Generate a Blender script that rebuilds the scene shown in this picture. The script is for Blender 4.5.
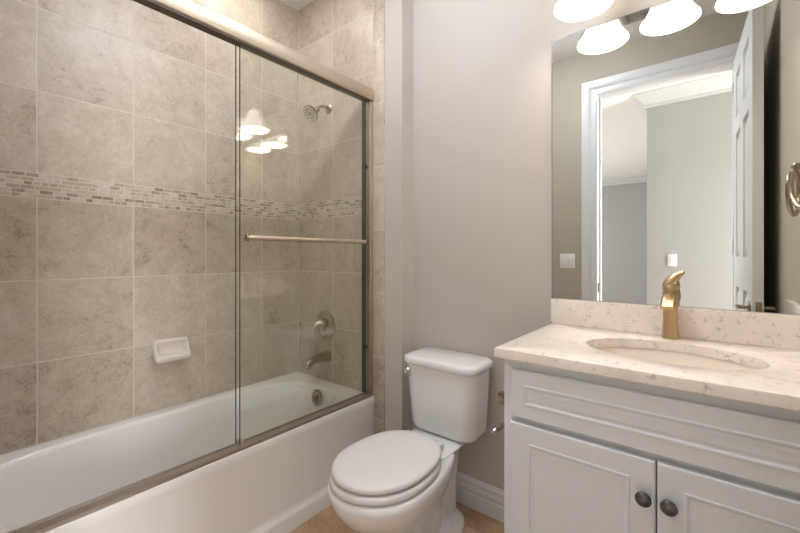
import bpy, bmesh, math, random
from mathutils import Vector, Matrix
random.seed(7)
for o in list(bpy.data.objects): bpy.data.objects.remove(o)
SC = bpy.context.scene
COL = SC.collection
PI = math.pi

# ------------------------------------------------------------------ room dimensions (metres)
CAMZ = 1.19
YB = 1.635      # back wall
YE = 1.529      # tiled end wall of the tub alcove
XL = -2.10      # tiled long wall
XR = 0.248      # right wall
XC = -1.232     # corner of the alcove stub wall
YF = -0.02      # front wall (with the door)
HC = 2.78       # ceiling

# ------------------------------------------------------------------ camera
cam = bpy.data.cameras.new('camera'); camo = bpy.data.objects.new('camera', cam); COL.objects.link(camo)
camo.location = (0, 0, CAMZ)
camo.rotation_euler = (PI/2, 0, math.radians(39.0))
cam.sensor_width = 36; cam.lens = 385/800*36
cam.shift_y = -11.5/800
cam.clip_start = 0.02; cam.clip_end = 60
SC.camera = camo

# ------------------------------------------------------------------ world, exposure, lights
SC.view_settings.view_transform = 'Standard'
SC.view_settings.look = 'None'
SC.view_settings.gamma = 1
SC.view_settings.use_curve_mapping = False
SC.view_settings.exposure = 1.32
W = bpy.data.worlds.new('world'); SC.world = W; W.use_nodes = True
W.node_tree.nodes['Background'].inputs[0].default_value = (0.92, 0.96, 1.0, 1)
W.node_tree.nodes['Background'].inputs[1].default_value = 0.6

def area(name, loc, rot, sx, sy, power, color):
    l = bpy.data.lights.new(name, 'AREA'); l.shape = 'RECTANGLE'; l.size = sx; l.size_y = sy
    l.energy = power; l.color = color
    o = bpy.data.objects.new(name, l); COL.objects.link(o); o.location = loc; o.rotation_euler = rot
    return o
# added fill lights standing in for hall daylight; no windows are built
area('hall_fill_light', (2.05, -0.70, 0.95), (0, PI/2, 0), 1.6, 1.0, 70, (0.98, 0.99, 1.0))
area('far_room_fill_light', (-3.95, -2.6, 1.15), (0, -PI/2, 0), 1.9, 3.4, 52, (0.98, 0.99, 1.0))
SHADE_E, BULB_E, CAN_E, HALL_FILL_E, BATH_FILL_E = 0.70, 4.6, 24.0, 1.6, 21.5

# ------------------------------------------------------------------ materials
def lin(c):
    if isinstance(c, str):
        c = [int(c[i:i+2], 16)/255 for i in (0, 2, 4)]
    return tuple(x/12.92 if x <= 0.04045 else ((x+0.055)/1.055)**2.4 for x in c) + (1,)
def mat(name, color, rough=0.5, metal=0.0, emit=None, es=0.0, coat=0.0, bump=0.0, bscale=200, spec=None, var=0.0, vscale=6):
    m = bpy.data.materials.new(name); m.use_nodes = True
    nt = m.node_tree; b = nt.nodes['Principled BSDF']
    b.inputs['Base Color'].default_value = lin(color)
    b.inputs['Roughness'].default_value = rough; b.inputs['Metallic'].default_value = metal
    if coat: b.inputs['Coat Weight'].default_value = coat; b.inputs['Coat Roughness'].default_value = 0.05
    if spec is not None: b.inputs['Specular IOR Level'].default_value = spec
    if emit:
        b.inputs['Emission Color'].default_value = lin(emit); b.inputs['Emission Strength'].default_value = es
    tc = nt.nodes.new('ShaderNodeTexCoord')
    if bump or var:
        n = nt.nodes.new('ShaderNodeTexNoise'); n.inputs['Scale'].default_value = bscale; n.inputs['Detail'].default_value = 3
        nt.links.new(tc.outputs['Object'], n.inputs['Vector'])
    if bump:
        bp = nt.nodes.new('ShaderNodeBump'); bp.inputs['Strength'].default_value = bump; bp.inputs['Distance'].default_value = 0.002
        nt.links.new(n.outputs['Fac'], bp.inputs['Height']); nt.links.new(bp.outputs['Normal'], b.inputs['Normal'])
    if var:
        n2 = nt.nodes.new('ShaderNodeTexNoise'); n2.inputs['Scale'].default_value = vscale; n2.inputs['Detail'].default_value = 4
        nt.links.new(tc.outputs['Object'], n2.inputs['Vector'])
        r = nt.nodes.new('ShaderNodeValToRGB'); c = lin(color)
        r.color_ramp.elements[0].position = 0.3; r.color_ramp.elements[1].position = 0.7
        r.color_ramp.elements[0].color = tuple(x*(1-var) for x in c[:3]) + (1,)
        r.color_ramp.elements[1].color = tuple(min(1, x*(1+var)) for x in c[:3]) + (1,)
        nt.links.new(n2.outputs['Fac'], r.inputs[0]); nt.links.new(r.outputs[0], b.inputs['Base Color'])
    return m

class NT:
    """tiny helper for wiring math nodes"""
    def __init__(s, m): s.nt = m.node_tree
    def n(s, t, **kw):
        x = s.nt.nodes.new(t)
        for k, v in kw.items(): setattr(x, k, v)
        return x
    def put(s, sock, v):
        if isinstance(v, (int, float, tuple)): sock.default_value = v
        else: s.nt.links.new(v, sock)
    def m(s, op, a, b=None, c=None, clamp=False):
        x = s.n('ShaderNodeMath', operation=op); x.use_clamp = clamp
        s.put(x.inputs[0], a)
        if b is not None: s.put(x.inputs[1], b)
        if c is not None: s.put(x.inputs[2], c)
        return x.outputs[0]
    def ramp(s, fac, stops, interp='LINEAR'):
        r = s.n('ShaderNodeValToRGB'); cr = r.color_ramp; cr.interpolation = interp
        while len(cr.elements) < len(stops): cr.elements.new(0.5)
        for e, (p, c) in zip(cr.elements, stops): e.position = p; e.color = lin(c) if isinstance(c, str) else c
        s.put(r.inputs[0], fac); return r.outputs[0]
    def mix(s, f, a, b, blend='MIX'):
        x = s.n('ShaderNodeMix', data_type='RGBA', blend_type=blend)
        s.put(x.inputs[0], f); s.put(x.inputs[6], a); s.put(x.inputs[7], b); return x.outputs[2]

def tile_mat(name, ax, u0, pu, v0, pv, stops, grout, ax2='Z', gw=0.0045, rough=0.38, ns=7.0, amp=0.12):
    """square tiles in the plane of two world axes, mottled stone colour, offset per tile"""
    m = bpy.data.materials.new(name); m.use_nodes = True; N = NT(m); b = m.node_tree.nodes['Principled BSDF']
    geo = N.n('ShaderNodeNewGeometry'); sp = N.n('ShaderNodeSeparateXYZ'); N.put(sp.inputs[0], geo.outputs['Position'])
    U = N.m('DIVIDE', N.m('SUBTRACT', sp.outputs[ax], u0), pu); V = N.m('DIVIDE', N.m('SUBTRACT', sp.outputs[ax2], v0), pv)
    def dist(t, p):
        f = N.m('FRACT', t); return N.m('MULTIPLY', N.m('MINIMUM', f, N.m('SUBTRACT', 1.0, f)), p)
    dmin = N.m('MINIMUM', dist(U, pu), dist(V, pv))
    g = N.n('ShaderNodeMapRange'); N.put(g.inputs[0], dmin); g.inputs[1].default_value = gw*0.40; g.inputs[2].default_value = gw*0.65
    cid = N.n('ShaderNodeCombineXYZ'); N.put(cid.inputs[0], N.m('FLOOR', U)); N.put(cid.inputs[1], N.m('FLOOR', V))
    wn = N.n('ShaderNodeTexWhiteNoise', noise_dimensions='3D'); N.put(wn.inputs['Vector'], cid.outputs[0])
    va = N.n('ShaderNodeVectorMath', operation='MULTIPLY_ADD'); N.put(va.inputs[0], wn.outputs['Color']); va.inputs[1].default_value = (9, 9, 9); N.put(va.inputs[2], geo.outputs['Position'])
    n1 = N.n('ShaderNodeTexNoise'); n1.inputs['Scale'].default_value = ns*1.6; n1.inputs['Detail'].default_value = 8; n1.inputs['Roughness'].default_value = 0.62; n1.inputs['Distortion'].default_value = 0.6
    N.put(n1.inputs['Vector'], va.outputs[0])
    n2 = N.n('ShaderNodeTexNoise'); n2.inputs['Scale'].default_value = ns*7; n2.inputs['Detail'].default_value = 5; n2.inputs['Roughness'].default_value = 0.7; n2.inputs['Distortion'].default_value = 1.2
    N.put(n2.inputs['Vector'], va.outputs[0])
    f = N.m('ADD', N.m('MULTIPLY', n1.outputs['Fac'], 0.50), N.m('MULTIPLY', n2.outputs['Fac'], 0.50))
    f = N.m('ADD', f, N.m('MULTIPLY', N.m('SUBTRACT', wn.outputs['Value'], 0.5), amp))
    c = N.ramp(f, stops)
    c = N.mix(g.outputs[0], lin(grout), c)
    N.put(b.inputs['Base Color'], c)
    N.put(b.inputs['Roughness'], N.m('SUBTRACT', 0.85, N.m('MULTIPLY', g.outputs[0], 0.85-rough)))
    bp = N.n('ShaderNodeBump'); bp.inputs['Strength'].default_value = 0.5; bp.inputs['Distance'].default_value = 0.003
    N.put(bp.inputs['Height'], N.m('ADD', g.outputs[0], N.m('MULTIPLY', n2.outputs['Fac'], 0.10)))
    N.put(b.inputs['Normal'], bp.outputs[0])
    return m
TS = [(0.33, '9c8d7b'), (0.42, 'b9ab99'), (0.52, 'c4b7a6'), (0.66, 'd2c8ba')]
GROUT = 'd8cfc2'
# the long wall: rows below and above the mosaic band
m_tile_low_L = tile_mat('stone_tile_low', 'Y', 0.284, 0.3305, 1.418, 0.329, TS, GROUT)
m_tile_up_L = tile_mat('stone_tile_up', 'Y', 0.284, 0.3305, 1.517, 0.3325, TS, GROUT)
m_tile_low_E = tile_mat('stone_tile_low_end', 'X', -1.755, 0.3300, 1.418, 0.329, TS, GROUT)
m_tile_up_E = tile_mat('stone_tile_up_end', 'X', -1.755, 0.3300, 1.517, 0.3325, TS, GROUT)
m_bull = tile_mat('stone_bullnose', 'X', -1.425, 0.50, 1.325, 0.338, TS, GROUT)
m_floor = tile_mat('floor_tile', 'X', -0.62, 0.46, 0.12, 0.46, [(0.30, '94765a'), (0.45, 'b08d6c'), (0.55, 'bf9d7d'), (0.68, 'cdb193')], 'b09a80', ax2='Y', gw=0.006, rough=0.35, ns=9)

def mosaic_mat(name, ax):
    m = bpy.data.materials.new(name); m.use_nodes = True; N = NT(m); b = m.node_tree.nodes['Principled BSDF']
    geo = N.n('ShaderNodeNewGeometry'); sp = N.n('ShaderNodeSeparateXYZ'); N.put(sp.inputs[0], geo.outputs['Position'])
    cv = N.n('ShaderNodeCombineXYZ'); N.put(cv.inputs[0], N.m('ADD', sp.outputs[ax], 10.0)); N.put(cv.inputs[1], N.m('SUBTRACT', sp.outputs['Z'], 1.418))
    br = N.n('ShaderNodeTexBrick', offset=0.37, offset_frequency=2, squash=0.62, squash_frequency=3)
    N.put(br.inputs['Vector'], cv.outputs[0])
    br.inputs['Color1'].default_value = (0, 0, 0, 1); br.inputs['Color2'].default_value = (1, 1, 1, 1); br.inputs['Mortar'].default_value = (0.5, 0.5, 0.5, 1)
    br.inputs['Scale'].default_value = 1; br.inputs['Mortar Size'].default_value = 0.0016; br.inputs['Mortar Smooth'].default_value = 0.1; br.inputs['Bias'].default_value = 0
    br.inputs['Brick Width'].default_value = 0.041; br.inputs['Row Height'].default_value = 0.0165
    c = N.ramp(br.outputs['Color'], [(0, '86725f'), (0.14, 'b8a792'), (0.30, 'c8baa7'), (0.45, 'a79885'), (0.56, 'd0c5b6'), (0.70, 'bfae98'), (0.80, 'd8cec2'), (0.92, '94826f')], 'CONSTANT')
    n = N.n('ShaderNodeTexNoise'); n.inputs['Scale'].default_value = 60; n.inputs['Detail'].default_value = 4; N.put(n.inputs['Vector'], geo.outputs['Position'])
    c = N.mix(0.30, c, N.ramp(n.outputs['Fac'], [(0.3, '978773'), (0.7, 'ddd2c3')]))
    c = N.mix(br.outputs['Fac'], c, lin('d8cfc2'))
    N.put(b.inputs['Base Color'], c); b.inputs['Roughness'].default_value = 0.35
    bp = N.n('ShaderNodeBump'); bp.inputs['Strength'].default_value = 0.6; bp.inputs['Distance'].default_value = 0.002
    N.put(bp.inputs['Height'], N.m('SUBTRACT', 1.0, br.outputs['Fac'])); N.put(b.inputs['Normal'], bp.outputs[0])
    return m
m_mos_L = mosaic_mat('mosaic_long', 'Y'); m_mos_E = mosaic_mat('mosaic_end', 'X')

def quartz_mat():
    m = bpy.data.materials.new('quartz'); m.use_nodes = True; N = NT(m); b = m.node_tree.nodes['Principled BSDF']
    geo = N.n('ShaderNodeNewGeometry')
    nz = N.n('ShaderNodeTexNoise'); nz.inputs['Scale'].default_value = 14; nz.inputs['Detail'].default_value = 4; N.put(nz.inputs['Vector'], geo.outputs['Position'])
    va = N.n('ShaderNodeVectorMath', operation='MULTIPLY_ADD'); N.put(va.inputs[0], nz.outputs['Color']); va.inputs[1].default_value = (0.10, 0.10, 0.10); N.put(va.inputs[2], geo.outputs['Position'])
    vo = N.n('ShaderNodeTexVoronoi', feature='DISTANCE_TO_EDGE'); vo.inputs['Scale'].default_value = 48; N.put(vo.inputs['Vector'], va.outputs[0])
    line = N.n('ShaderNodeMapRange'); N.put(line.inputs[0], vo.outputs[0]); line.inputs[1].default_value = 0.10; line.inputs[2].default_value = 0.0
    n2 = N.n('ShaderNodeTexNoise'); n2.inputs['Scale'].default_value = 45; n2.inputs['Detail'].default_value = 3; N.put(n2.inputs['Vector'], geo.outputs['Position'])
    mk = N.n('ShaderNodeMapRange'); N.put(mk.inputs[0], n2.outputs['Fac']); mk.inputs[1].default_value = 0.52; mk.inputs[2].default_value = 0.66
    n3 = N.n('ShaderNodeTexNoise'); n3.inputs['Scale'].default_value = 9; n3.inputs['Detail'].default_value = 5; N.put(n3.inputs['Vector'], geo.outputs['Position'])
    base = N.ramp(n3.outputs['Fac'], [(0.3, 'ebe1d6'), (0.5, 'f3e9de'), (0.7, 'f7efe6')])
    c = N.mix(N.m('MULTIPLY', N.m('MULTIPLY', line.outputs[0], mk.outputs[0]), 0.60), base, lin('877c74'))
    N.put(b.inputs['Base Color'], c); b.inputs['Roughness'].default_value = 0.16
    return m
m_quartz = quartz_mat()

def glass_mat():
    m = bpy.data.materials.new('shower_glass'); m.use_nodes = True; N = NT(m); nt = m.node_tree
    nt.nodes.remove(nt.nodes['Principled BSDF'])
    tr = N.n('ShaderNodeBsdfTransparent'); tr.inputs[0].default_value = (0.992, 0.997, 0.982, 1)
    gl = N.n('ShaderNodeBsdfGlossy'); gl.inputs['Roughness'].default_value = 0.0; gl.inputs[0].default_value = (1, 1, 1, 1)
    fr = N.n('ShaderNodeFresnel'); gg = N.n('ShaderNodeNewGeometry')
    N.put(fr.inputs[0], N.m('SUBTRACT', 1.5, N.m('MULTIPLY', gg.outputs['Backfacing'], 1.5-1/1.5)))
    mx = N.n('ShaderNodeMixShader'); N.put(mx.inputs[0], fr.outputs[0]); N.put(mx.inputs[1], tr.outputs[0]); N.put(mx.inputs[2], gl.outputs[0])
    N.put(nt.nodes['Material Output'].inputs[0], mx.outputs[0])
    return m
m_glass = glass_mat()
m_glass_edge = mat('glass_edge', '3a4640', 0.15)
m_wall = mat('greige_paint', 'c3bcb3', 0.75, bump=0.12, bscale=260)
m_wallt = mat('tan_paint', 'b5ac9c', 0.75, bump=0.12, bscale=260)
m_hall = mat('hall_paint', 'a6a4a1', 0.8, bump=0.08)
m_ceil = mat('ceiling_paint', 'f0f0f0', 0.85, bump=0.15, bscale=140)
m_trim = mat('white_trim_paint', 'dadada', 0.35)
m_crown = mat('hall_crown_paint', 'c6c6c5', 0.45)
m_cab = mat('white_cabinet_lacquer', 'e2e5e8', 0.35)
m_china = mat('white_vitreous_china', 'eae9e8', 0.12, coat=0.6)
m_sink = mat('cream_sink_china', 'f1e6d8', 0.14, coat=0.5)
m_seat = mat('white_seat_plastic', 'e3e1df', 0.25)
m_tub = mat('white_tub_enamel', 'e9e7e4', 0.14, coat=0.4)
m_nick = mat('brushed_nickel', 'b0a28e', 0.24, 1.0)
m_rail = mat('satin_nickel_rail', 'c6b8a4', 0.55, 1.0)
m_gold = mat('champagne_bronze', 'c8ad88', 0.36, 1.0)
m_chrome = mat('chrome', 'd6d4d0', 0.10, 1.0)
m_pewter = mat('dark_pewter', '6d6d6f', 0.38, 0.9, var=0.35, vscale=90)
m_black = mat('dark_rubber', '1c1c1a', 0.6)
m_dish = mat('cream_ceramic', 'e2d8cf', 0.22, coat=0.3)
m_plate = mat('white_switch_plastic', 'eeecea', 0.3)
m_shade = mat('frosted_lamp_shade', 'fff6ea', 0.4, emit='fff6ec', es=SHADE_E)
m_lining = mat('glowing_shade_lining', 'fff8f0', 0.4, emit='fff3e4', es=3.0)
m_bulb = mat('lit_bulb', 'ffffff', 0.4, emit='fff4e8', es=BULB_E)
m_can = mat('lit_can_lens', 'ffffff', 0.4, emit='fff8ee', es=CAN_E)
m_bath_fill = mat('bath_fill_glow', 'ffffff', 0.4, emit='eef3ff', es=BATH_FILL_E)
m_hall_fill = mat('hall_fill_glow', 'ffffff', 0.4, emit='f8faff', es=HALL_FILL_E)
m_mirror = mat('silvered_mirror', 'e8ebe8', 0.0, 1.0)
m_medge = mat('mirror_edge', '8f9a92', 0.2, 0.5)
m_vent = mat('vent_grey', 'a8a49c', 0.5)
m_track = mat('dull_nickel_track', 'b3a89c', 0.55, 1.0)
m_channel = mat('bronze_channel', '4c4132', 0.5)
m_dark = mat('dark_gap', '2a2724', 0.8)

# ------------------------------------------------------------------ mesh helpers
class MB:
    def __init__(s): s.b = bmesh.new()
    def box(s, x0, x1, y0, y1, z0, z1, bev=0.0, seg=2):
        t = bmesh.new(); bmesh.ops.create_cube(t, size=1)
        for v in t.verts: v.co = Vector(((x0+x1)/2+v.co.x*abs(x1-x0), (y0+y1)/2+v.co.y*abs(y1-y0), (z0+z1)/2+v.co.z*abs(z1-z0)))
        if bev: bmesh.ops.bevel(t, geom=list(t.edges), offset=bev, segments=seg, affect='EDGES', profile=0.5)
        s.merge(t); return s
    def merge(s, t):
        me = bpy.data.meshes.new('t'); t.to_mesh(me); t.free(); s.b.from_mesh(me); bpy.data.meshes.remove(me)
    def loft(s, rings, cap0=True, cap1=True, closed=True):
        vs = [[s.b.verts.new(p) for p in r] for r in rings]
        n = len(vs[0])
        for a, c in zip(vs, vs[1:]):
            for i in range(n if closed else n-1):
                j = (i+1) % n; s.b.faces.new((a[i], a[j], c[j], c[i]))
        if cap0: s.b.faces.new(list(reversed(vs[0])))
        if cap1: s.b.faces.new(vs[-1])
        return s
    def lathe(s, prof, c, axis=(0, 0, 1), n=32, cap0=True, cap1=True):
        """prof: list of (radius, distance along the axis)"""
        a = Vector(axis).normalized(); u = a.orthogonal().normalized(); w = a.cross(u); c = Vector(c)
        rings = [[c+a*h+(u*math.cos(2*PI*i/n)+w*math.sin(2*PI*i/n))*max(r, 1e-4) for i in range(n)] for r, h in prof]
        return s.loft(rings, cap0, cap1)
    def tube(s, pts, r, n=14, cap=True):
        pts = [Vector(p) for p in pts]; rr = r if isinstance(r, (list, tuple)) else [r]*len(pts)
        rings = []; u = None
        for i, p in enumerate(pts):
            t = (pts[min(i+1, len(pts)-1)]-pts[max(i-1, 0)]).normalized()
            u = t.orthogonal().normalized() if u is None else (u-t*u.dot(t)).normalized()
            w = t.cross(u)
            rings.append([p+(u*math.cos(2*PI*k/n)+w*math.sin(2*PI*k/n))*rr[i] for k in range(n)])
        return s.loft(rings, cap, cap)
    def prism(s, prof, p0, p1, ua, va=(0, 0, 1)):
        """prof: closed polygon (a,b) swept from p0 to p1; a along ua, b along va"""
        p0, p1, ua, va = map(Vector, (p0, p1, ua, va))
        s.loft([[p+ua*a+va*b for a, b in prof] for p in (p0, p1)]); return s
def flat(me, ang=35):
    for p in me.polygons: p.use_smooth = True
    try: me.set_sharp_from_angle(angle=math.radians(ang))
    except Exception: pass
def root_of(o):
    while o.parent: o = o.parent
    return o
def obj(name, mb, m, parent=None, ang=35, subsurf=0, base=None):
    """link the builder's shapes (world coordinates) as ONE mesh object"""
    bmesh.ops.remove_doubles(mb.b, verts=mb.b.verts, dist=1e-6)
    bmesh.ops.recalc_face_normals(mb.b, faces=mb.b.faces)
    me = bpy.data.meshes.new(name); mb.b.to_mesh(me); mb.b.free()
    o = bpy.data.objects.new(name, me); COL.objects.link(o)
    if parent is None:
        if base is None:
            co = [v.co for v in me.vertices]
            base = Vector(((min(c.x for c in co)+max(c.x for c in co))/2, (min(c.y for c in co)+max(c.y for c in co))/2, min(c.z for c in co)))
        o.location = base; off = Vector(base)
    else:
        o.parent = parent; off = Vector(root_of(parent).location)
    me.transform(Matrix.Translation(-off))
    for q in (m if isinstance(m, list) else [m]): me.materials.append(q)
    flat(me, ang)
    if subsurf:
        md = o.modifiers.new('s', 'SUBSURF'); md.levels = subsurf; md.render_levels = subsurf
    return o
def thing(name, label, cat, loc, group=None):
    o = bpy.data.objects.new(name, None); COL.objects.link(o); o.location = loc; o.empty_display_size = 0.1
    o['label'] = label; o['category'] = cat
    if group: o['group'] = group
    return o
def tag(o, label, cat, group=None):
    o['label'] = label; o['category'] = cat
    if group: o['group'] = group
    return o
def struct(name, mb, m, parent=None, label=None, cat=None, ang=35):
    o = obj(name, mb, m, parent, ang, base=None if parent else (0, 0, 0))
    if parent is None:
        o['kind'] = 'structure'; o['label'] = label; o['category'] = cat
    return o
def copy_thing(root, shift):
    c = root.copy(); COL.objects.link(c); c.location = Vector(root.location)+Vector(shift)
    for ch in list(root.children):
        d = ch.copy(); COL.objects.link(d); d.parent = c
        for g in list(ch.children):
            e = g.copy(); COL.objects.link(e); e.parent = d
    return c
def egg(cx, yf, yb, ym, hw, z, nf=2.0, nb=2.6, n=48):
    """egg outline: front at yf, back at yb, widest (half width hw) at ym"""
    out = []
    for i in range(n):
        t = 2*PI*i/n; c, s_ = math.cos(t), math.sin(t); e = nf if s_ < 0 else nb
        x = hw*math.copysign(abs(c)**(2/e), c); y = math.copysign(abs(s_)**(2/e), s_)
        out.append(Vector((cx+x, ym+y*((ym-yf) if s_ < 0 else (yb-ym)), z)))
    return out
def rrect(x0, x1, y0, y1, z, r, n=8):
    out = []
    for cx, cy, a in ((x1-r, y1-r, 0), (x0+r, y1-r, PI/2), (x0+r, y0+r, PI), (x1-r, y0+r, 3*PI/2)):
        for k in range(n+1):
            t = a+PI/2*k/n; out.append(Vector((cx+r*math.cos(t), cy+r*math.sin(t), z)))
    return out

# ------------------------------------------------------------------ room shell
struct('floor', MB().box(-4.2, 2.3, -6.0, YB+0.10, -0.08, 0), m_floor, label='tan stone tiled floor beside the toilet', cat='floor')
struct('ceiling', MB().box(-4.2, 2.3, -6.0, YB+0.10, HC, HC+0.08), m_ceil, label='flat white ceiling above the tub alcove', cat='ceiling')
wl = struct('wall_left', MB().box(XL-0.10, XL-0.012, YF-0.12, YB+0.10, 0, HC), m_wall, label='long wall of beige stone tile with a mosaic band behind the tub', cat='wall')
struct('tile_field', MB().box(XL-0.012, XL, YF, YE, 0.40, 1.418), m_tile_low_L, wl)
struct('tile_field', MB().box(XL-0.012, XL, YF, YE, 1.517, HC), m_tile_up_L, wl)
struct('mosaic_band', MB().box(XL-0.012, XL+0.001, YF, YE, 1.418, 1.517), m_mos_L, wl)
b = MB().box(XL-0.10, XC, YE+0.008, YB+0.10, 0, HC)
we = struct('wall_end', b, m_wall, label='short alcove wall with the shower fittings, tiled then painted', cat='wall')
XT, XTE = -1.425, -1.347
struct('tile_field', MB().box(XL-0.012, XT, YE, YE+0.012, 0.40, 1.418), m_tile_low_E, we)
struct('tile_field', MB().box(XL-0.012, XT, YE, YE+0.012, 1.517, HC), m_tile_up_E, we)
struct('mosaic_band', MB().box(XL-0.012, XT, YE-0.001, YE+0.012, 1.418, 1.517), m_mos_E, we)
struct('bullnose_strip', MB().box(XT, XTE, YE-0.001, YE+0.012, 0.0, HC, 0.003), m_bull, we)
struct('wall_back', MB().box(XC, XR+0.10, YB, YB+0.10, 0, HC), m_wall, label='painted greige wall behind the toilet and the mirror', cat='wall')
struct('wall_right', MB().box(XR, XR+0.10, YF-0.12, YB, 0, HC), m_wallt, label='painted wall carrying the towel ring, seen in the mirror', cat='wall')
DX0, DX1, DH = -0.688, 0.105, 2.43
b = MB().box(XL-0.10, DX0-0.02, YF-0.12, YF, 0, HC).box(DX1+0.02, XR, YF-0.12, YF, 0, HC).box(DX0-0.02, DX1+0.02, YF-0.12, YF, DH+0.02, HC)
struct('wall_front', b, m_wallt, label='tan painted wall around the doorway, seen in the mirror', cat='wall')
# the hall and the room beyond it, seen through the doorway in the mirror
struct('wall_hall', MB().box(-0.50, 2.3, -1.35, -1.25, 0, HC).box(-0.50, -0.40, -5.8, -1.35, 0, HC), m_hall, label='pale grey hall wall with a light switch, facing the doorway', cat='wall')
struct('wall_far', MB().box(-4.2, -0.40, -5.9, -5.8, 0, HC), m_hall, label='far grey wall of the next room, seen through the doorway', cat='wall')
struct('wall_outer', MB().box(XL-0.10-2.0, XL-0.10, YF-0.12, YF, 0, HC).box(XR, 2.3, YF-0.12, YF, 0, HC), m_hall, label='hall side of the bathroom wall', cat='wall')
crown = [(0, 0), (0.11, 0), (0.11, -0.015), (0.095, -0.03), (0.075, -0.045), (0.05, -0.075), (0.03, -0.10), (0.02, -0.105), (0.02, -0.13), (0, -0.135)]
path = [((2.3, -1.25), (0, 1)), ((-0.50, -1.25), (-1, 1)), ((-0.50, -5.8), (-1, 1)), ((-4.2, -5.8), (0, 1))]
b = MB().loft([[Vector((px+dx*a, py+dy*a, HC+z)) for a, z in crown] for (px, py), (dx, dy) in path])
struct('trim_1', b, m_crown, label='white crown moulding along the hall walls, seen through the doorway', cat='crown moulding')
# door casing and jamb
cas = [(0.0, 0.0), (0.0, 0.012), (0.012, 0.016), (0.035, 0.016), (0.042, 0.010), (0.05, 0.014), (0.062, 0.022), (0.085, 0.024), (0.108, 0.024), (0.112, 0.018), (0.112, 0.0)]
def sweep_casing(mb, yface, sgn):
    # profile a = outwards from opening, b = out of the wall
    CW = [(DX0, 0), (DX0, DH), (DX1, DH), (DX1, 0)]
    dirs = [(-1, 0), (-1, 1), (1, 1), (1, 0)]
    rings = [[Vector((px+dx*a, yface+sgn*bb, pz+(dz*a))) for a, bb in cas] for (px, pz), (dx, dz) in zip(CW, dirs)]
    mb.loft(rings)
b = MB(); sweep_casing(b, YF, 1); sweep_casing(b, YF-0.12, -1)
t3 = struct('trim_3', b, m_trim, label='white moulded door casing around the doorway, seen in the mirror', cat='door casing')
struct('door_jamb', MB().box(DX0-0.02, DX0, YF-0.12, YF, 0, DH).box(DX1, DX1+0.02, YF-0.12, YF, 0, DH).box(DX0-0.02, DX1+0.02, YF-0.12, YF, DH, DH+0.02).box(DX0, DX0+0.012, YF-0.10, YF-0.055, 0, DH, 0.002), m_trim, t3)
struct('strike_plate', MB().box(DX0, DX0+0.002, YF-0.045, YF-0.010, 0.90, 0.97).box(DX0+0.001, DX0+0.0025, YF-0.035, YF-0.02, 0.92, 0.95), m_black, t3)
# baseboards
bbp = [(0, 0), (0.018, 0), (0.018, 0.062), (0.013, 0.068), (0.013, 0.074), (0.016, 0.080), (0.016, 0.086), (0.009, 0.096), (0.008, 0.106), (0.012, 0.110), (0.012, 0.116), (0.006, 0.124), (0.005, 0.132), (0, 0.134)]
struct('baseboard_back', MB().prism(bbp, (XC, YB, 0), (-0.494, YB, 0), (0, -1, 0)), m_trim, label='white moulded baseboard behind the toilet', cat='baseboard')
struct('baseboard_end', MB().prism(bbp, (XTE, YE+0.008, 0), (XC+0.016, YE+0.008, 0), (0, -1, 0)).prism(bbp, (XC, YB, 0), (XC, YE-0.008, 0), (1, 0, 0)), m_trim, label='white baseboard round the alcove corner', cat='baseboard')
struct('baseboard_right', MB().prism(bbp, (XR, 0.02, 0), (XR, 1.10, 0), (-1, 0, 0)), m_trim, label='white baseboard behind the open door', cat='baseboard')
struct('baseboard_front', MB().prism(bbp, (-1.38, YF, 0), (DX0-0.113, YF, 0), (0, 1, 0)), m_trim, label='white baseboard left of the doorway', cat='baseboard')

# the open door: six panels, eight feet tall
HG = Vector((DX1+0.003, 0.006, 0)); dd = Vector((0.0415, 0.72, 0)).normalized(); nn = Vector((dd.y, -dd.x, 0))
DL = 0.755
def dbox(mb, l0, l1, t0, t1, z0, z1, bev=0.0):
    q = MB().box(l0, l1, t0, t1, z0, z1, bev)
    for v in q.b.verts: v.co = HG+dd*v.co.x+nn*v.co.y+Vector((0, 0, v.co.z))
    mb.merge(q.b)
TH = 0.040
b = MB()
zs = [0.012, 0.25, 1.00, 1.18, 1.93, 2.03, 2.30, 2.42]
for l0, l1 in ((0, 0.115), (0.32, 0.435), (DL-0.115, DL)): dbox(b, l0, l1, 0, TH, zs[0], zs[-1])
for z0, z1 in ((zs[0], zs[1]), (zs[2], zs[3]), (zs[4], zs[5]), (zs[6], zs[7])):
    for l0, l1 in ((0.115, 0.32), (0.435, DL-0.115)): dbox(b, l0, l1, 0, TH, z0, z1)
for z0, z1 in ((zs[1], zs[2]), (zs[3], zs[4]), (zs[5], zs[6])):
    for l0, l1 in ((0.115, 0.32), (0.435, DL-0.115)):
        dbox(b, l0, l1, 0.014, TH-0.014, z0, z1)
        for t0, t1, sg in ((0.003, 0.014, 0), (TH-0.014, TH-0.003, 1)):
            # raised field with sloping shoulders
            q = MB(); a = 0.02; c = 0.05; lo, hi = (t1, t0) if not sg else (t0, t1)
            q.loft([[Vector((x, lo, z)) for x, z in ((l0+a, z0+a), (l1-a, z0+a), (l1-a, z1-a), (l0+a, z1-a))],
                    [Vector((x, hi, z)) for x, z in ((l0+c, z0+c), (l1-c, z0+c), (l1-c, z1-c), (l0+c, z1-c))]])
            for v in q.b.verts: v.co = HG+dd*v.co.x+nn*v.co.y+Vector((0, 0, v.co.z))
            b.merge(q.b)
d1 = struct('door_1', b, m_trim, label='white panelled door standing open into the bathroom, seen in the mirror', cat='door', ang=20)
b = MB()
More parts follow.
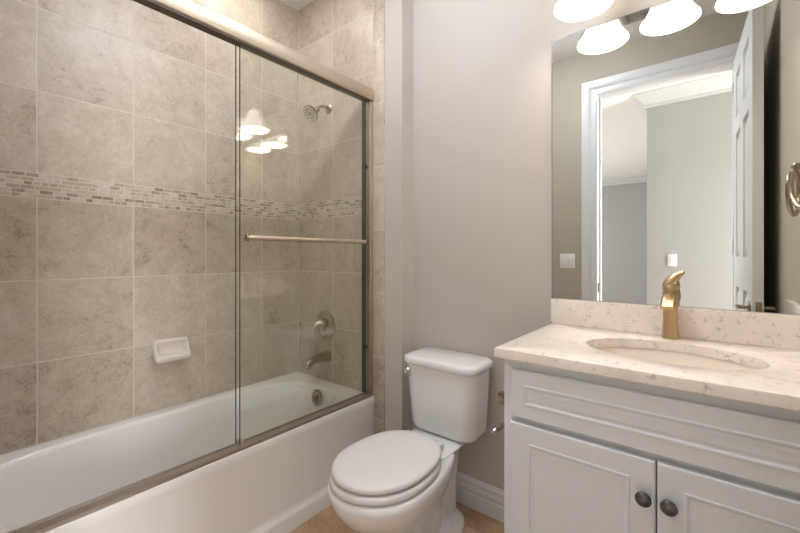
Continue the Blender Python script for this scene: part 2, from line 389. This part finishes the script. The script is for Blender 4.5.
for sg, t in ((-1, 0), (1, TH)):
    p = HG+dd*(DL-0.065)+Vector((0, 0, 0.932))+nn*t; a = nn*sg
    b.lathe([(0.030, 0), (0.030, 0.006), (0.024, 0.011), (0.010, 0.013), (0.010, 0.040)], p, a, 24)
    q = p+a*0.042
    b.tube([q, q-dd*0.03, q-dd*0.09-Vector((0, 0, 0.004)), q-dd*0.112-Vector((0, 0, 0.006))], [0.010, 0.009, 0.008, 0.006], 12)
struct('lever_handle', b, m_nick, d1)
b = MB(); dbox(b, DL-0.001, DL+0.0015, 0.010, 0.034, 0.905, 0.965); dbox(b, DL, DL+0.010, 0.016, 0.028, 0.925, 0.945)
struct('latch_plate', b, m_nick, d1)
for z in (0.25, 1.2, 2.2):
    b = MB().lathe([(0.006, 0), (0.006, 0.09)], HG+Vector((-0.004, -0.004, z)), (0, 0, 1), 12); struct('hinge', b, m_trim, d1)

# ------------------------------------------------------------------ bathtub
XA = -1.415   # apron face
ZT = 0.430
tub = thing('bathtub', 'white alcove bathtub with a smooth front apron under the sliding glass', 'bathtub', ((XL+XA)/2, 0.75, 0))
N_ = 96
def tubring(x0, x1, y0, y1, z, n):
    cx, cy, a, c = (x0+x1)/2, (y0+y1)/2, (x1-x0)/2, (y1-y0)/2
    out = []
    for i in range(N_):
        t = 2*PI*(i+0.5)/N_; co, si = math.cos(t), math.sin(t)
        out.append(Vector((cx+a*math.copysign(abs(co)**(2/n), co), cy+c*math.copysign(abs(si)**(2/n), si), z)))
    return out
y0, y1 = YF+0.002, YE-0.001
R_ = [tubring(XL+0.001, XA-0.012, y0, y1, ZT-0.04, 60), tubring(XL+0.001, XA-0.012, y0, y1, ZT, 60),
      tubring(XL+0.045, XA-0.058, y0+0.07, y1-0.085, ZT, 4.0), tubring(XL+0.052, XA-0.064, y0+0.078, y1-0.093, ZT-0.004, 3.9),
      tubring(XL+0.060, XA-0.071, y0+0.090, y1-0.100, ZT-0.018, 3.7), tubring(XL+0.072, XA-0.080, y0+0.13, y1-0.115, ZT-0.12, 3.4),
      tubring(XL+0.090, XA-0.095, y0+0.22, y1-0.135, ZT-0.26, 3.1), tubring(XL+0.115, XA-0.120, y0+0.30, y1-0.160, ZT-0.32, 2.8),
      tubring(XL+0.16, XA-0.17, y0+0.37, y1-0.22, ZT-0.345, 2.6), tubring(XL+0.28, XA-0.28, y0+0.6, y1-0.5, ZT-0.352, 2.2)]
b = MB().loft(R_, cap0=False)
# rim roll, apron and foot band along the front
pf = [(-0.012, ZT), (-0.003, ZT), (-0.0008, ZT-0.001), (0.0, ZT-0.004), (0.0, ZT-0.035), (-0.004, ZT-0.05), (-0.006, 0.10), (-0.005, 0.080), (0.004, 0.070), (0.006, 0.062), (0.006, 0.0), (-0.05, 0.0), (-0.05, ZT-0.06), (-0.012, ZT-0.040)]
b.prism(pf, (XA, y0, 0), (XA, y1, 0), (1, 0, 0))
obj('tub_shell', b, m_tub, tub, ang=45)
oc = Vector((-1.750, y1-0.115, 0.376))
b = MB().lathe([(0.045, 0.0), (0.045, 0.006), (0.037, 0.013), (0.012, 0.015), (0.001, 0.015)], oc, (0, -1, 0.12), 32); ov = obj('overflow_plate', b, m_nick, tub)
b = MB().lathe([(0.008, 0), (0.008, 0.022), (0.005, 0.026)], oc+Vector((0, -0.010, 0.0)), (0, -1, 0.12), 16).box(oc.x-0.004, oc.x+0.004, oc.y-0.036, oc.y-0.02, oc.z-0.022, oc.z+0.018, 0.002); obj('trip_lever', b, m_nick, ov)
b = MB().lathe([(0.034, 0), (0.034, 0.004), (0.026, 0.006), (0.024, 0.003), (0.001, 0.003)], (-1.78, y1-0.36, ZT-0.349), (0, 0, 1), 28); obj('drain', b, m_nick, tub)

# ------------------------------------------------------------------ sliding shower door
XG = -1.446; ZT += 0.0006   # the frame stands on the rim
sd = thing('shower_door', 'framed sliding glass shower door with a satin nickel header and towel bar over the tub', 'shower door', (XG, 0.75, ZT))
ya, yb = YF+0.003, YE-0.002
hd = [(-0.020, 2.023), (0.024, 2.023), (0.028, 2.027), (0.031, 2.040), (0.031, 2.060), (0.026, 2.080), (0.014, 2.094), (-0.002, 2.100), (-0.020, 2.100)]
hr = obj('header_rail', MB().prism(hd, (XG, ya, 0), (XG, yb, 0), (1, 0, 0)), m_rail, sd, ang=30)
obj('header_channel', MB().box(XG-0.017, XG+0.023, ya, yb, 2.017, 2.024), m_channel, hr)
tk = [(-0.020, ZT), (0.028, ZT), (0.028, ZT+0.012), (0.0, ZT+0.012), (-0.001, ZT+0.009), (-0.013, ZT+0.009), (-0.014, ZT+0.016), (-0.020, ZT+0.016)]
obj('bottom_track', MB().prism(tk, (XG, ya, 0), (XG, yb, 0), (1, 0, 0)), m_track, sd, ang=30)
for yy, sg in ((yb, -1), (ya, 1)):
    b = MB().box(XG-0.020, XG+0.022, min(yy, yy+sg*0.022), max(yy, yy+sg*0.040), ZT+0.023, 2.018, 0.003)
    j = obj('wall_jamb', b, m_rail, sd)
    obj('jamb_gasket', MB().box(XG-0.018, XG+0.008, min(yy+sg*0.039, yy+sg*0.046), max(yy+sg*0.039, yy+sg*0.046), ZT+0.023, 2.018), m_black, j)
    for z in (1.66, 0.70): obj('bumper', MB().box(XG+0.006, XG+0.018, min(yy+sg*0.038, yy+sg*0.050), max(yy+sg*0.038, yy+sg*0.050), z-0.010, z+0.010, 0.003), m_black, j)
def panel(x, yA, yB):
    g = obj('glass_panel', MB().box(x-0.003, x+0.003, yA, yB, ZT+0.020, 2.014), m_glass, sd)
    obj('glass_edge', MB().box(x-0.0032, x+0.0032, yA-0.0012, yA, ZT+0.020, 2.014), m_glass_edge, g)
    obj('bottom_guide', MB().box(x-0.006, x+0.006, yA, yA+0.02, ZT+0.010, ZT+0.032, 0.001), m_rail, g)
    return g
g1 = panel(XG+0.012, 0.7764, 1.498)
g2 = panel(XG-0.006, 0.7695, 1.500)
xb = XG+0.012+0.044
b = MB().tube([(xb, 0.782, 1.257), (xb, 1.437, 1.257)], 0.0095, 16)
tb = obj('towel_bar', b, m_rail, g1)
for y in (0.815, 1.410):
    obj('bracket', MB().tube([(XG+0.015, y, 1.257), (xb, y, 1.257)], 0.007, 12).lathe([(0.013, 0), (0.013, 0.006)], (XG+0.0155, y, 1.257), (1, 0, 0), 20), m_rail, tb)
for y in (0.782, 1.437): obj('end_cap', MB().lathe([(0.0125, -0.006), (0.0125, 0.006)], (xb, y, 1.257), (0, 1, 0), 18), m_nick, tb)

# ------------------------------------------------------------------ shower fittings on the end wall
XS = -1.785
sh = thing('shower_fixture', 'brushed nickel shower head on a curved arm high on the tiled end wall', 'shower', (XS, YE, 2.06))
obj('flange', MB().lathe([(0.030, 0), (0.030, 0.004), (0.022, 0.012), (0.013, 0.016)], (XS, YE, 2.065), (0, -1, 0), 28), m_nick, sh)
arm = [(XS, YE-0.004, 2.065), (XS, YE-0.035, 2.070), (XS, YE-0.060, 2.066), (XS, YE-0.080, 2.054), (XS, YE-0.094, 2.036)]
obj('arm', MB().tube(arm, 0.0095, 14), m_nick, sh)
ax = Vector((0.05, -0.78, -0.62)).normalized(); hp = Vector(arm[-1])
b = MB().lathe([(0.010, -0.012), (0.017, -0.006), (0.018, 0.010), (0.013, 0.018), (0.018, 0.026), (0.040, 0.046), (0.047, 0.054), (0.048, 0.064), (0.043, 0.067)], hp, ax, 32)
hh = obj('shower_head', b, m_nick, sh)
b = MB()
for r0, r1 in ((0.043, 0.030), (0.024, 0.013)):
    b.lathe([(r0, 0.0665), (r0-0.002, 0.069), (r1+0.002, 0.069), (r1, 0.0665)], hp, ax, 32)
obj('spray_face', b, m_chrome, hh)

XV, ZV = -1.815, 0.767
sv = thing('shower_valve', 'round brushed nickel shower valve with a cone handle above the tub spout', 'shower valve', (XV, YE, ZV))
obj('escutcheon', MB().lathe([(0.086, 0), (0.086, 0.004), (0.078, 0.010), (0.050, 0.016), (0.034, 0.020), (0.030, 0.030)], (XV, YE, ZV), (0, -1, 0), 48), m_nick, sv)
b = MB().lathe([(0.036, 0.026), (0.038, 0.034), (0.033, 0.052), (0.018, 0.082), (0.010, 0.092), (0.001, 0.094)], (XV, YE, ZV+0.01), (0, -1, 0), 36)
hv = obj('handle', b, m_nick, sv)
obj('lever', MB().tube([(XV-0.012, YE-0.060, ZV+0.004), (XV-0.030, YE-0.066, ZV-0.028), (XV-0.036, YE-0.066, ZV-0.062)], [0.010, 0.008, 0.0065], 12), m_nick, hv)

XP, ZP = -1.795, 0.582
sp_ = thing('tub_spout', 'brushed nickel tub spout on the tiled wall below the valve', 'tub spout', (XP, YE, ZP))
def spr(y, w, zt, zb): return [Vector((XP+w*math.copysign(abs(math.cos(a))**0.55, math.cos(a)), y, (zt+zb)/2+(zt-zb)/2*math.copysign(abs(math.sin(a))**0.55, math.sin(a)))) for a in [2*PI*i/32 for i in range(32)]]
b = MB().loft([spr(YE, 0.031, ZP+0.032, ZP-0.030), spr(YE-0.010, 0.032, ZP+0.033, ZP-0.031), spr(YE-0.02, 0.028, ZP+0.030, ZP-0.024), spr(YE-0.07, 0.027, ZP+0.024, ZP-0.020), spr(YE-0.125, 0.026, ZP+0.014, ZP-0.022), spr(YE-0.142, 0.026, ZP+0.010, ZP-0.038), spr(YE-0.163, 0.025, ZP+0.002, ZP-0.040), spr(YE-0.168, 0.020, ZP-0.004, ZP-0.036)])
obj('spout', b, m_nick, sp_)
obj('outlet', MB().lathe([(0.017, 0), (0.017, 0.012)], (XP, YE-0.148, ZP-0.045), (0, 0, 1), 18), m_nick, sp_)

# soap dish on the long wall
sy0, sy1, sz0, sz1 = 0.688, 0.853, 0.672, 0.776
dish = thing('soap_dish', 'cream ceramic soap dish fixed to the tiled wall above the tub', 'soap dish', (XL, (sy0+sy1)/2, sz0))
b = MB()
# one glazed body: a sloping block whose face is hollowed into a tray
def q4(pts): return [Vector((XL+x, y, z)) for x, y, z in pts]
def yy_(i): return sy0+i, sy1-i
def ring8(i, xt, zt, xb_, zb_):
    a, c = yy_(i); k = 0.010
    return q4([(xb_, a+k, zb_), (xb_, c-k, zb_), (xb_, c, zb_+k), (xt, c, zt-k), (xt, c-k, zt), (xt, a+k, zt), (xt, a, zt-k), (xb_, a, zb_+k)])
b.loft([ring8(0, 0, sz1, 0, sz0+0.016), ring8(0, 0.014, sz1, 0.034, sz0+0.004), ring8(0.002, 0.022, sz1-0.002, 0.056, sz0), ring8(0.006, 0.026, sz1-0.005, 0.062, sz0+0.006), ring8(0.012, 0.026, sz1-0.012, 0.062, sz0+0.020),
        ring8(0.020, 0.018, sz1-0.022, 0.050, sz0+0.031), ring8(0.028, 0.014, sz1-0.030, 0.022, sz0+0.030)])
obj('dish_body', b, m_dish, dish, ang=50)

# ------------------------------------------------------------------ toilet
TX = -0.950
toi = thing('toilet', 'white two piece toilet with its lid down between tub and vanity', 'toilet', (TX, 1.25, 0))
b = MB()
S_ = [  # z, front, back, widest at, half width, back exponent
    (0.000, 1.100, 1.40, 1.27, 0.100, 2.6), (0.060, 1.095, 1.40, 1.27, 0.090, 2.6),
    (0.120, 1.060, 1.40, 1.25, 0.092, 2.5), (0.180, 1.000, 1.40, 1.19, 0.114, 2.4), (0.230, 0.940, 1.42, 1.13, 0.144, 2.3),
    (0.280, 0.893, 1.44, 1.09, 0.170, 2.2), (0.320, 0.870, 1.45, 1.07, 0.184, 2.2), (0.350, 0.862, 1.46, 1.06, 0.189, 2.2), (0.368, 0.864, 1.46, 1.06, 0.187, 2.2), (0.375, 0.872, 1.45, 1.06, 0.178, 2.2)]
b.loft([egg(TX, f, bk, ym, hw, z, 2.0, e, 56) for z, f, bk, ym, hw, e in S_])
# pedestal behind the bowl, with its flared foot
b.loft([rrect(TX-0.074, TX+0.074, 1.15, 1.515, 0.03, 0.05), rrect(TX-0.076, TX+0.076, 1.16, 1.510, 0.20, 0.05), rrect(TX-0.088, TX+0.088, 1.18, 1.52, 0.32, 0.05), rrect(TX-0.100, TX+0.100, 1.20, 1.54, 0.36, 0.05)])
b.loft([egg(TX, 1.060, 1.545, 1.32, 0.128, 0.0, 2.2, 3.0, 56), egg(TX, 1.058, 1.547, 1.32, 0.130, 0.018, 2.2, 3.0, 56), egg(TX, 1.068, 1.540, 1.32, 0.122, 0.032, 2.2, 3.0, 56), egg(TX, 1.090, 1.525, 1.32, 0.100, 0.050, 2.2, 3.0, 56), egg(TX, 1.110, 1.51, 1.32, 0.080, 0.080, 2.2, 3.0, 56)])
# rear deck the tank bolts to
b.loft([rrect(TX-0.095, TX+0.095, 1.30, 1.595, 0.335, 0.05), rrect(TX-0.110, TX+0.110, 1.28, 1.605, 0.355, 0.05), rrect(TX-0.124, TX+0.124, 1.26, 1.607, 0.378, 0.05), rrect(TX-0.116, TX+0.116, 1.27, 1.600, 0.388, 0.045)])
obj('bowl', b, m_china, toi, ang=60)
for sx in (-1, 1): obj('bolt_cap', MB().lathe([(0.014, 0), (0.013, 0.010), (0.008, 0.017), (0.001, 0.019)], (TX+sx*0.092, 1.40, 0.035), (0, 0, 1), 18), m_china, toi)
def ring_seat(z, g): return egg(TX, 0.866+g, 1.325-g, 1.070, 0.181-g, z, 2.0, 2.4, 56)
b = MB().loft([ring_seat(0.3785, 0.010), ring_seat(0.382, 0.003), ring_seat(0.388, 0.0), ring_seat(0.398, 0.001), ring_seat(0.404, 0.006), ring_seat(0.406, 0.014), [Vector((TX+(p.x-TX)*0.66, 1.085+(p.y-1.085)*0.66, 0.406)) for p in ring_seat(0, 0)], [Vector((TX+(p.x-TX)*0.64, 1.085+(p.y-1.085)*0.64, 0.378)) for p in ring_seat(0, 0)]], cap0=False, cap1=False)
obj('seat', b, m_seat, toi, ang=50)
def lr(z, g): return egg(TX, 0.872+g, 1.328-g, 1.075, 0.174-g, z, 2.0, 2.5, 56)
b = MB().loft([lr(0.4100, 0.012), lr(0.4130, 0.003), lr(0.418, 0.0), lr(0.426, 0.0), lr(0.432, 0.004), lr(0.435, 0.012), lr(0.438, 0.05), lr(0.439, 0.12)])
obj('seat_lid', b, m_seat, toi, ang=50)
for sx in (-1, 1): obj('hinge', MB().box(TX+sx*0.075-0.022, TX+sx*0.075+0.022, 1.305, 1.345, 0.389, 0.420, 0.006), m_seat, toi)
TK = TX+0.010; tf, tr_ = 1.405, 1.610   # tank centre, front, rear
def tk_(h, f, k, z, r): return rrect(TK-h, TK+h, tf+f, tr_+k, z, r)
b = MB().loft([tk_(0.148, 0.034, -0.006, 0.389, 0.060), tk_(0.160, 0.020, -0.002, 0.396, 0.062), tk_(0.167, 0.013, 0, 0.42, 0.060), tk_(0.175, 0.005, 0, 0.58, 0.055), tk_(0.180, 0, 0, 0.688, 0.052)])
obj('tank', b, m_china, toi, ang=50)
b = MB().loft([tk_(0.180, -0.003, 0.005, 0.6885, 0.050), tk_(0.188, -0.011, 0.008, 0.692, 0.055), tk_(0.192, -0.015, 0.010, 0.702, 0.058), tk_(0.192, -0.015, 0.010, 0.716, 0.058), tk_(0.187, -0.010, 0.006, 0.724, 0.054), tk_(0.172, 0.005, -0.006, 0.7285, 0.045)])
obj('tank_lid', b, m_china, toi, ang=50)
lv = Vector((TK-0.152, tf+0.003, 0.655))
b = MB().lathe([(0.018, 0), (0.018, 0.006), (0.013, 0.012), (0.011, 0.020), (0.001, 0.022)], lv, (-0.10, -1, 0), 22).tube([lv+Vector((-0.004, -0.016, 0)), lv+Vector((0.012, -0.020, -0.004)), lv+Vector((0.030, -0.020, -0.012))], [0.006, 0.0055, 0.005], 10)
obj('flush_lever', b, m_chrome, toi)

# ------------------------------------------------------------------ vanity cabinet
VX0, VX1, VF = -0.494, XR-0.001, 1.118      # left side, right side, face frame
van = thing('vanity_cabinet', 'white vanity cabinet with two panelled doors under the stone counter', 'vanity cabinet', ((VX0+VX1)/2, (VF+YB)/2, 0))
b = MB()
b.box(VX0, VX0+0.018, VF, YB-0.001, 0.0, 0.879).box(VX1-0.018, VX1, VF, YB-0.001, 0.0, 0.879).box(VX0+0.018, VX1-0.018, YB-0.013, YB-0.001, 0.1, 0.879).box(VX0+0.018, VX1-0.018, VF+0.05, YB-0.013, 0.10, 0.118)
b.box(VX0+0.018, VX1-0.018, VF+0.06, VF+0.075, 0, 0.10)
b.box(VX0, VX0+0.045, VF-0.001, VF+0.018, 0.0, 0.879, 0.001).box(VX1-0.045, VX1, VF-0.001, VF+0.018, 0.0, 0.879, 0.001)
b.box(VX0+0.045, VX1-0.045, VF, VF+0.018, 0.84, 0.879).box(VX0+0.045, VX1-0.045, VF, VF+0.018, 0.690, 0.725).box(VX0+0.045, VX1-0.045, VF, VF+0.018, 0.10, 0.13)
obj('body', b, m_cab, van)
def panel_front(x0, x1, z0, z1, st, th=0.020, y=VF-0.0015):
    """overlay front: outer frame, stepped moulding, raised field"""
    def r(i, dy): return [Vector((x, y-dy, z)) for x, z in ((x0+i, z0+i), (x1-i, z0+i), (x1-i, z1-i), (x0+i, z1-i))]
    return MB().loft([r(0, 0), r(0, th-0.004), r(0.004, th), r(st, th), r(st+0.002, th+0.0015), r(st+0.006, th+0.0015), r(st+0.009, th-0.004), r(st+0.013, th-0.0045), r(st+0.020, th-0.0025), r(st+0.022, th-0.0025)])
FX0, FX1, XM = -0.467, 0.236, -0.103
obj('drawer_front', panel_front(FX0, FX1, 0.712, 0.852, 0.040), m_cab, van, ang=15)
for x0, x1, kx in ((FX0, XM-0.0015, XM-0.024), (XM+0.0015, FX1, XM+0.026)):
    d = obj('door', panel_front(x0, x1, 0.125, 0.697, 0.052), m_cab, van, ang=15)
    k = MB().lathe([(0.008, 0), (0.007, 0.010)], (kx, VF-0.021, 0.608), (0, -1, 0), 16)
    pr = [(0.006, 0.008), (0.012, 0.012), (0.0165, 0.017), (0.0175, 0.022), (0.015, 0.027), (0.009, 0.030), (0.001, 0.031)]
    n0 = len(k.b.verts); k.lathe(pr, (kx, VF-0.021, 0.608), (0, -1, 0), 28)
    obj('knob', k, m_pewter, d)

# ------------------------------------------------------------------ counter, splash, sink
CX0, CX1, CF, CB = -0.512, XR-0.001, 1.086, YB-0.001
SX, SY, SA, SB = -0.100, 1.362, 0.215, 0.152
ct = thing('countertop', 'cream speckled quartz counter with backsplash on the vanity', 'countertop', ((CX0+CX1)/2, (CF+CB)/2, 0.88))
angs = sorted([2*PI*i/88 for i in range(88)]+[math.atan2(y-SY, x-SX) % (2*PI) for x in (CX0, CX1) for y in (CF, CB)])
def rectp(i, z):
    out = []
    for a in angs:
        c, s_ = math.cos(a), math.sin(a); t = 1e9
        for w, dlt in ((CX0+i-SX, c), (CX1-i-SX, c)):
            if dlt*w > 1e-9: t = min(t, w/dlt)
        for w, dlt in ((CF+i-SY, s_), (CB-i-SY, s_)):
            if dlt*w > 1e-9: t = min(t, w/dlt)
        out.append(Vector((SX+c*t, SY+s_*t, z)))
    return out
def ellp(k, z):
    out = []
    for a in angs:
        c, s_ = math.cos(a), math.sin(a); A, B = SA+k, SB+k; t = 1/math.sqrt((c/A)**2+(s_/B)**2); out.append(Vector((SX+c*t, SY+s_*t, z)))
    return out
Z1, Z0 = 0.910, 0.8795
b = MB().loft([ellp(0, Z0), rectp(0.003, Z0), rectp(0, Z0+0.003), rectp(0, Z1-0.003), rectp(0.001, Z1-0.001), rectp(0.003, Z1), ellp(0.004, Z1), ellp(0.001, Z1-0.001), ellp(0, Z1-0.004), ellp(0, Z0)], cap0=False, cap1=False)
obj('slab', b, m_quartz, ct)
obj('backsplash', MB().box(CX0, CX1, CB-0.020, CB, Z1, 1.012, 0.0015), m_quartz, ct)
obj('side_splash', MB().box(CX1-0.020, CX1, CF+0.004, CB-0.020, Z1, 1.012, 0.0015), m_quartz, ct)
snk = thing('sink_basin', 'oval cream undermount sink set in the quartz counter', 'sink', (SX, SY, 0.73))
def el(k, z): return [Vector((SX+(SA+k)*math.cos(2*PI*i/64), SY+(SB+k)*math.sin(2*PI*i/64), z)) for i in range(64)]
b = MB().loft([el(0.014, Z0-0.001), el(0.003, Z0-0.001), el(0.0, Z0-0.010), el(-0.008, 0.845), el(-0.026, 0.800), el(-0.055, 0.768), el(-0.095, 0.752), el(-0.128, 0.747)], cap0=False)
obj('bowl', b, m_sink, snk, ang=60)
obj('drain', MB().lathe([(0.021, 0), (0.021, 0.003), (0.015, 0.004), (0.013, 0.001), (0.001, 0.002)], (SX, SY, 0.7475), (0, 0, 1), 24), m_nick, snk)

# faucet
FXc, FY = -0.108, 1.577
fa = thing('faucet', 'champagne bronze single lever faucet behind the sink', 'faucet', (FXc, FY, Z1))
def fr_(z, rx, ry, cy): return [Vector((FXc+rx*math.cos(2*PI*i/28), FY+cy+ry*math.sin(2*PI*i/28), Z1+0.0006+z)) for i in range(28)]
b = MB().loft([fr_(0, 0.0245, 0.0245, 0), fr_(0.004, 0.0245, 0.0245, 0), fr_(0.010, 0.0230, 0.0230, 0), fr_(0.05, 0.0205, 0.0205, 0), fr_(0.10, 0.0200, 0.0200, -0.001), fr_(0.135, 0.0210, 0.0210, -0.002), fr_(0.152, 0.0215, 0.0215, -0.002), fr_(0.158, 0.0200, 0.0200, -0.002)])
obj('body', b, m_gold, fa, ang=50)
def sp2(y, z, rx, rz, tilt):
    return [Vector((FXc+rx*math.copysign(abs(math.cos(t))**0.6, math.cos(t)), y-rz*math.sin(t)*math.sin(tilt), z+rz*math.copysign(abs(math.sin(t))**0.6, math.sin(t))*math.cos(tilt))) for t in [2*PI*i/24 for i in range(24)]]
b = MB().loft([sp2(FY+0.002, Z1+0.137, 0.019, 0.016, 0), sp2(FY-0.03, Z1+0.138, 0.020, 0.015, 0.12), sp2(FY-0.065, Z1+0.133, 0.0205, 0.013, 0.3), sp2(FY-0.095, Z1+0.121, 0.020, 0.010, 0.6), sp2(FY-0.108, Z1+0.113, 0.019, 0.008, 0.8)])
obj('spout', b, m_gold, fa, ang=50)
b = MB().loft([fr_(0.160, 0.0205, 0.0205, -0.002), fr_(0.166, 0.0220, 0.0220, -0.002), fr_(0.180, 0.0205, 0.0205, 0.0), fr_(0.192, 0.014, 0.016, 0.004)])
b.tube([(FXc-0.012, FY-0.006, Z1+0.172), (FXc-0.002, FY-0.004, Z1+0.188), (FXc+0.010, FY-0.002, Z1+0.203), (FXc+0.022, FY, Z1+0.214), (FXc+0.033, FY+0.002, Z1+0.221)], [0.014, 0.017, 0.014, 0.010, 0.005], 18)
obj('handle', b, m_gold, fa, ang=50)

# ------------------------------------------------------------------ mirror and vanity light
mi = thing('wall_mirror', 'large frameless mirror on the wall above the vanity', 'mirror', ((CX0+XR)/2, YB, 1.013))
obj('glass', MB().box(-0.511, XR-0.004, YB-0.006, YB-0.0005, 1.0135, 2.072), m_mirror, mi)
obj('polished_edge', MB().box(-0.5135, -0.511, YB-0.0065, YB-0.0005, 1.0135, 2.0745).box(-0.511, XR-0.004, YB-0.0065, YB-0.0005, 2.072, 2.0745), m_medge, mi)
VLX, VLZ, VLY = -0.125, 2.225, 1.475
vl = thing('vanity_light', 'three light vanity fixture with frosted bell shades above the mirror', 'wall light', (VLX, YB, 2.20))
obj('backplate', MB().box(VLX-0.30, VLX+0.30, YB-0.022, YB-0.001, 2.235, 2.345, 0.006), m_nick, vl)
for k in (-1, 0, 1):
    x = VLX+k*0.23
    obj('arm', MB().tube([(x, YB-0.02, 2.29), (x, YB-0.07, 2.298), (x, VLY+0.015, 2.285), (x, VLY, 2.26), (x, VLY, 2.235)], 0.008, 12), m_nick, vl)
    obj('socket', MB().lathe([(0.012, 0.040), (0.026, 0.030), (0.032, 0.010), (0.033, -0.006)], (x, VLY, 2.212), (0, 0, 1), 24), m_nick, vl)
    zr = 2.078
    prof = [(0.096, 0.0), (0.095, 0.006), (0.084, 0.020), (0.070, 0.045), (0.056, 0.080), (0.046, 0.110), (0.038, 0.132), (0.030, 0.138)]
    b = MB().lathe(prof+[(r-0.004, h) for r, h in reversed(prof)], (x, VLY, zr), (0, 0, 1), 40, False, False)
    s = obj('lamp_shade', b, [m_shade, m_lining], vl, ang=60)
    for p in s.data.polygons:
        if (p.center.x+vl.location.x-x)*p.normal.x+(p.center.y+vl.location.y-VLY)*p.normal.y < 0: p.material_index = 1
    obj('bulb', MB().lathe([(0.012, 0.115), (0.018, 0.098), (0.030, 0.070), (0.031, 0.055), (0.022, 0.038), (0.001, 0.032)], (x, VLY, zr), (0, 0, 1), 24), m_bulb, vl)

# ceiling fittings
lx, ly = -1.82, 1.09
rl = thing('recessed_light', 'round recessed ceiling light above the tub', 'ceiling light', (lx, ly, HC))
obj('trim_ring', MB().lathe([(0.085, 0), (0.085, -0.004), (0.066, -0.008), (0.064, -0.001)], (lx, ly, HC), (0, 0, 1), 36, False, False), m_trim, rl)
obj('lens', MB().lathe([(0.064, -0.001), (0.064, -0.004), (0.001, -0.006)], (lx, ly, HC), (0, 0, 1), 36), m_can, rl)
lx, ly = -0.85, 0.80
fl = thing('bath_fill_dome', 'added unseen fill dome over the middle of the bathroom', 'ceiling light', (lx, ly, HC))  # added out of view to brighten the walls and tiles
obj('base_ring', MB().lathe([(0.17, 0), (0.17, -0.02), (0.16, -0.025)], (lx, ly, HC), (0, 0, 1), 40), m_nick, fl)
obj('diffuser', MB().lathe([(0.158, -0.024), (0.155, -0.06), (0.13, -0.10), (0.08, -0.125), (0.001, -0.135)], (lx, ly, HC), (0, 0, 1), 40), m_bath_fill, fl)
hl = thing('hall_fill_dome', 'added unseen fill dome in the hall outside the doorway', 'ceiling light', (-0.25, -0.60, HC))  # added to send fill light through the doorway onto the vanity
obj('base_ring', MB().lathe([(0.17, 0), (0.17, -0.02), (0.16, -0.025)], (-0.25, -0.60, HC), (0, 0, 1), 40), m_nick, hl)
obj('diffuser', MB().lathe([(0.158, -0.024), (0.15, -0.05), (0.11, -0.075), (0.05, -0.088), (0.001, -0.09)], (-0.25, -0.60, HC), (0, 0, 1), 40), m_hall_fill, hl)
vx, vy = -0.34, 0.36
ev = thing('ceiling_vent', 'square slatted exhaust vent on the ceiling, seen in the mirror', 'vent', (vx, vy, HC))
obj('frame', MB().box(vx-0.13, vx+0.13, vy-0.13, vy-0.105, HC-0.012, HC).box(vx-0.13, vx+0.13, vy+0.105, vy+0.13, HC-0.012, HC).box(vx-0.13, vx-0.105, vy-0.105, vy+0.105, HC-0.012, HC).box(vx+0.105, vx+0.13, vy-0.105, vy+0.105, HC-0.012, HC), m_vent, ev)
b = MB()
for k in range(8): b.box(vx-0.105, vx+0.105, vy-0.098+k*0.026, vy-0.086+k*0.026, HC-0.009, HC-0.002)
obj('grille', b, m_vent, ev)
obj('backing', MB().box(vx-0.105, vx+0.105, vy-0.105, vy+0.105, HC-0.002, HC-0.0005), m_dark, ev)

# ------------------------------------------------------------------ small wall fittings
def switch(name, label, cx, y, cz, n):
    t = thing(name, label, 'light switch', (cx, y, cz-0.06))
    w = 0.036+0.023*(n*2-1) if n > 1 else 0.036
    w = 0.036 if n == 1 else 0.058
    obj('switch_plate', MB().box(cx-w, cx+w, y+0.0003, y+0.006, cz-0.058, cz+0.058, 0.002), m_plate, t)
    for k in range(n):
        x = cx+(k-(n-1)/2)*0.046
        obj('rocker', MB().box(x-0.0165, x+0.0165, y+0.005, y+0.009, cz-0.033, cz+0.033, 0.0015), m_plate, t)
    return t
switch('light_switch', 'white double rocker switch beside the door casing, seen in the mirror', -0.908, YF, 1.142, 2)
switch('light_switch', 'white single rocker switch on the hall wall, seen in the mirror', -0.295, -1.25, 1.14, 1)

tp = thing('toilet_paper_holder', 'bronze paper holder on the left side of the vanity', 'toilet paper holder', (VX0, 1.22, 0.65))
obj('post', MB().box(VX0-0.062, VX0-0.0005, 1.205, 1.230, 0.690, 0.732, 0.004), m_nick, tp)
obj('arm', MB().tube([(VX0-0.0005, 1.165, 0.652), (VX0-0.020, 1.150, 0.650), (VX0-0.027, 1.110, 0.645)], 0.0075, 12), m_nick, tp)
obj('tip', MB().lathe([(0.009, 0), (0.010, 0.006), (0.007, 0.011), (0.001, 0.013)], (VX0-0.027, 1.112, 0.645), (-0.2, -1, 0), 16), m_chrome, tp)

ry, rz = 1.525, 1.440
trg = thing('towel_ring', 'nickel open towel ring on the right wall, seen in the mirror', 'towel ring', (XR, ry, rz))
obj('mount', MB().lathe([(0.026, 0), (0.026, 0.005), (0.018, 0.012), (0.011, 0.016), (0.011, 0.040), (0.013, 0.044), (0.009, 0.048)], (XR, ry, rz+0.03), (-1, 0, 0), 24), m_nick, trg)
b = MB(); cx_, R = XR-0.046, 0.076
b.tube([(cx_-0.28*R*math.sin(a), ry+R*math.sin(a), rz+0.03-R+R*math.cos(a)) for a in [math.radians(-300*i/36) for i in range(37)]], 0.007, 12)
obj('ring', b, m_nick, trg)
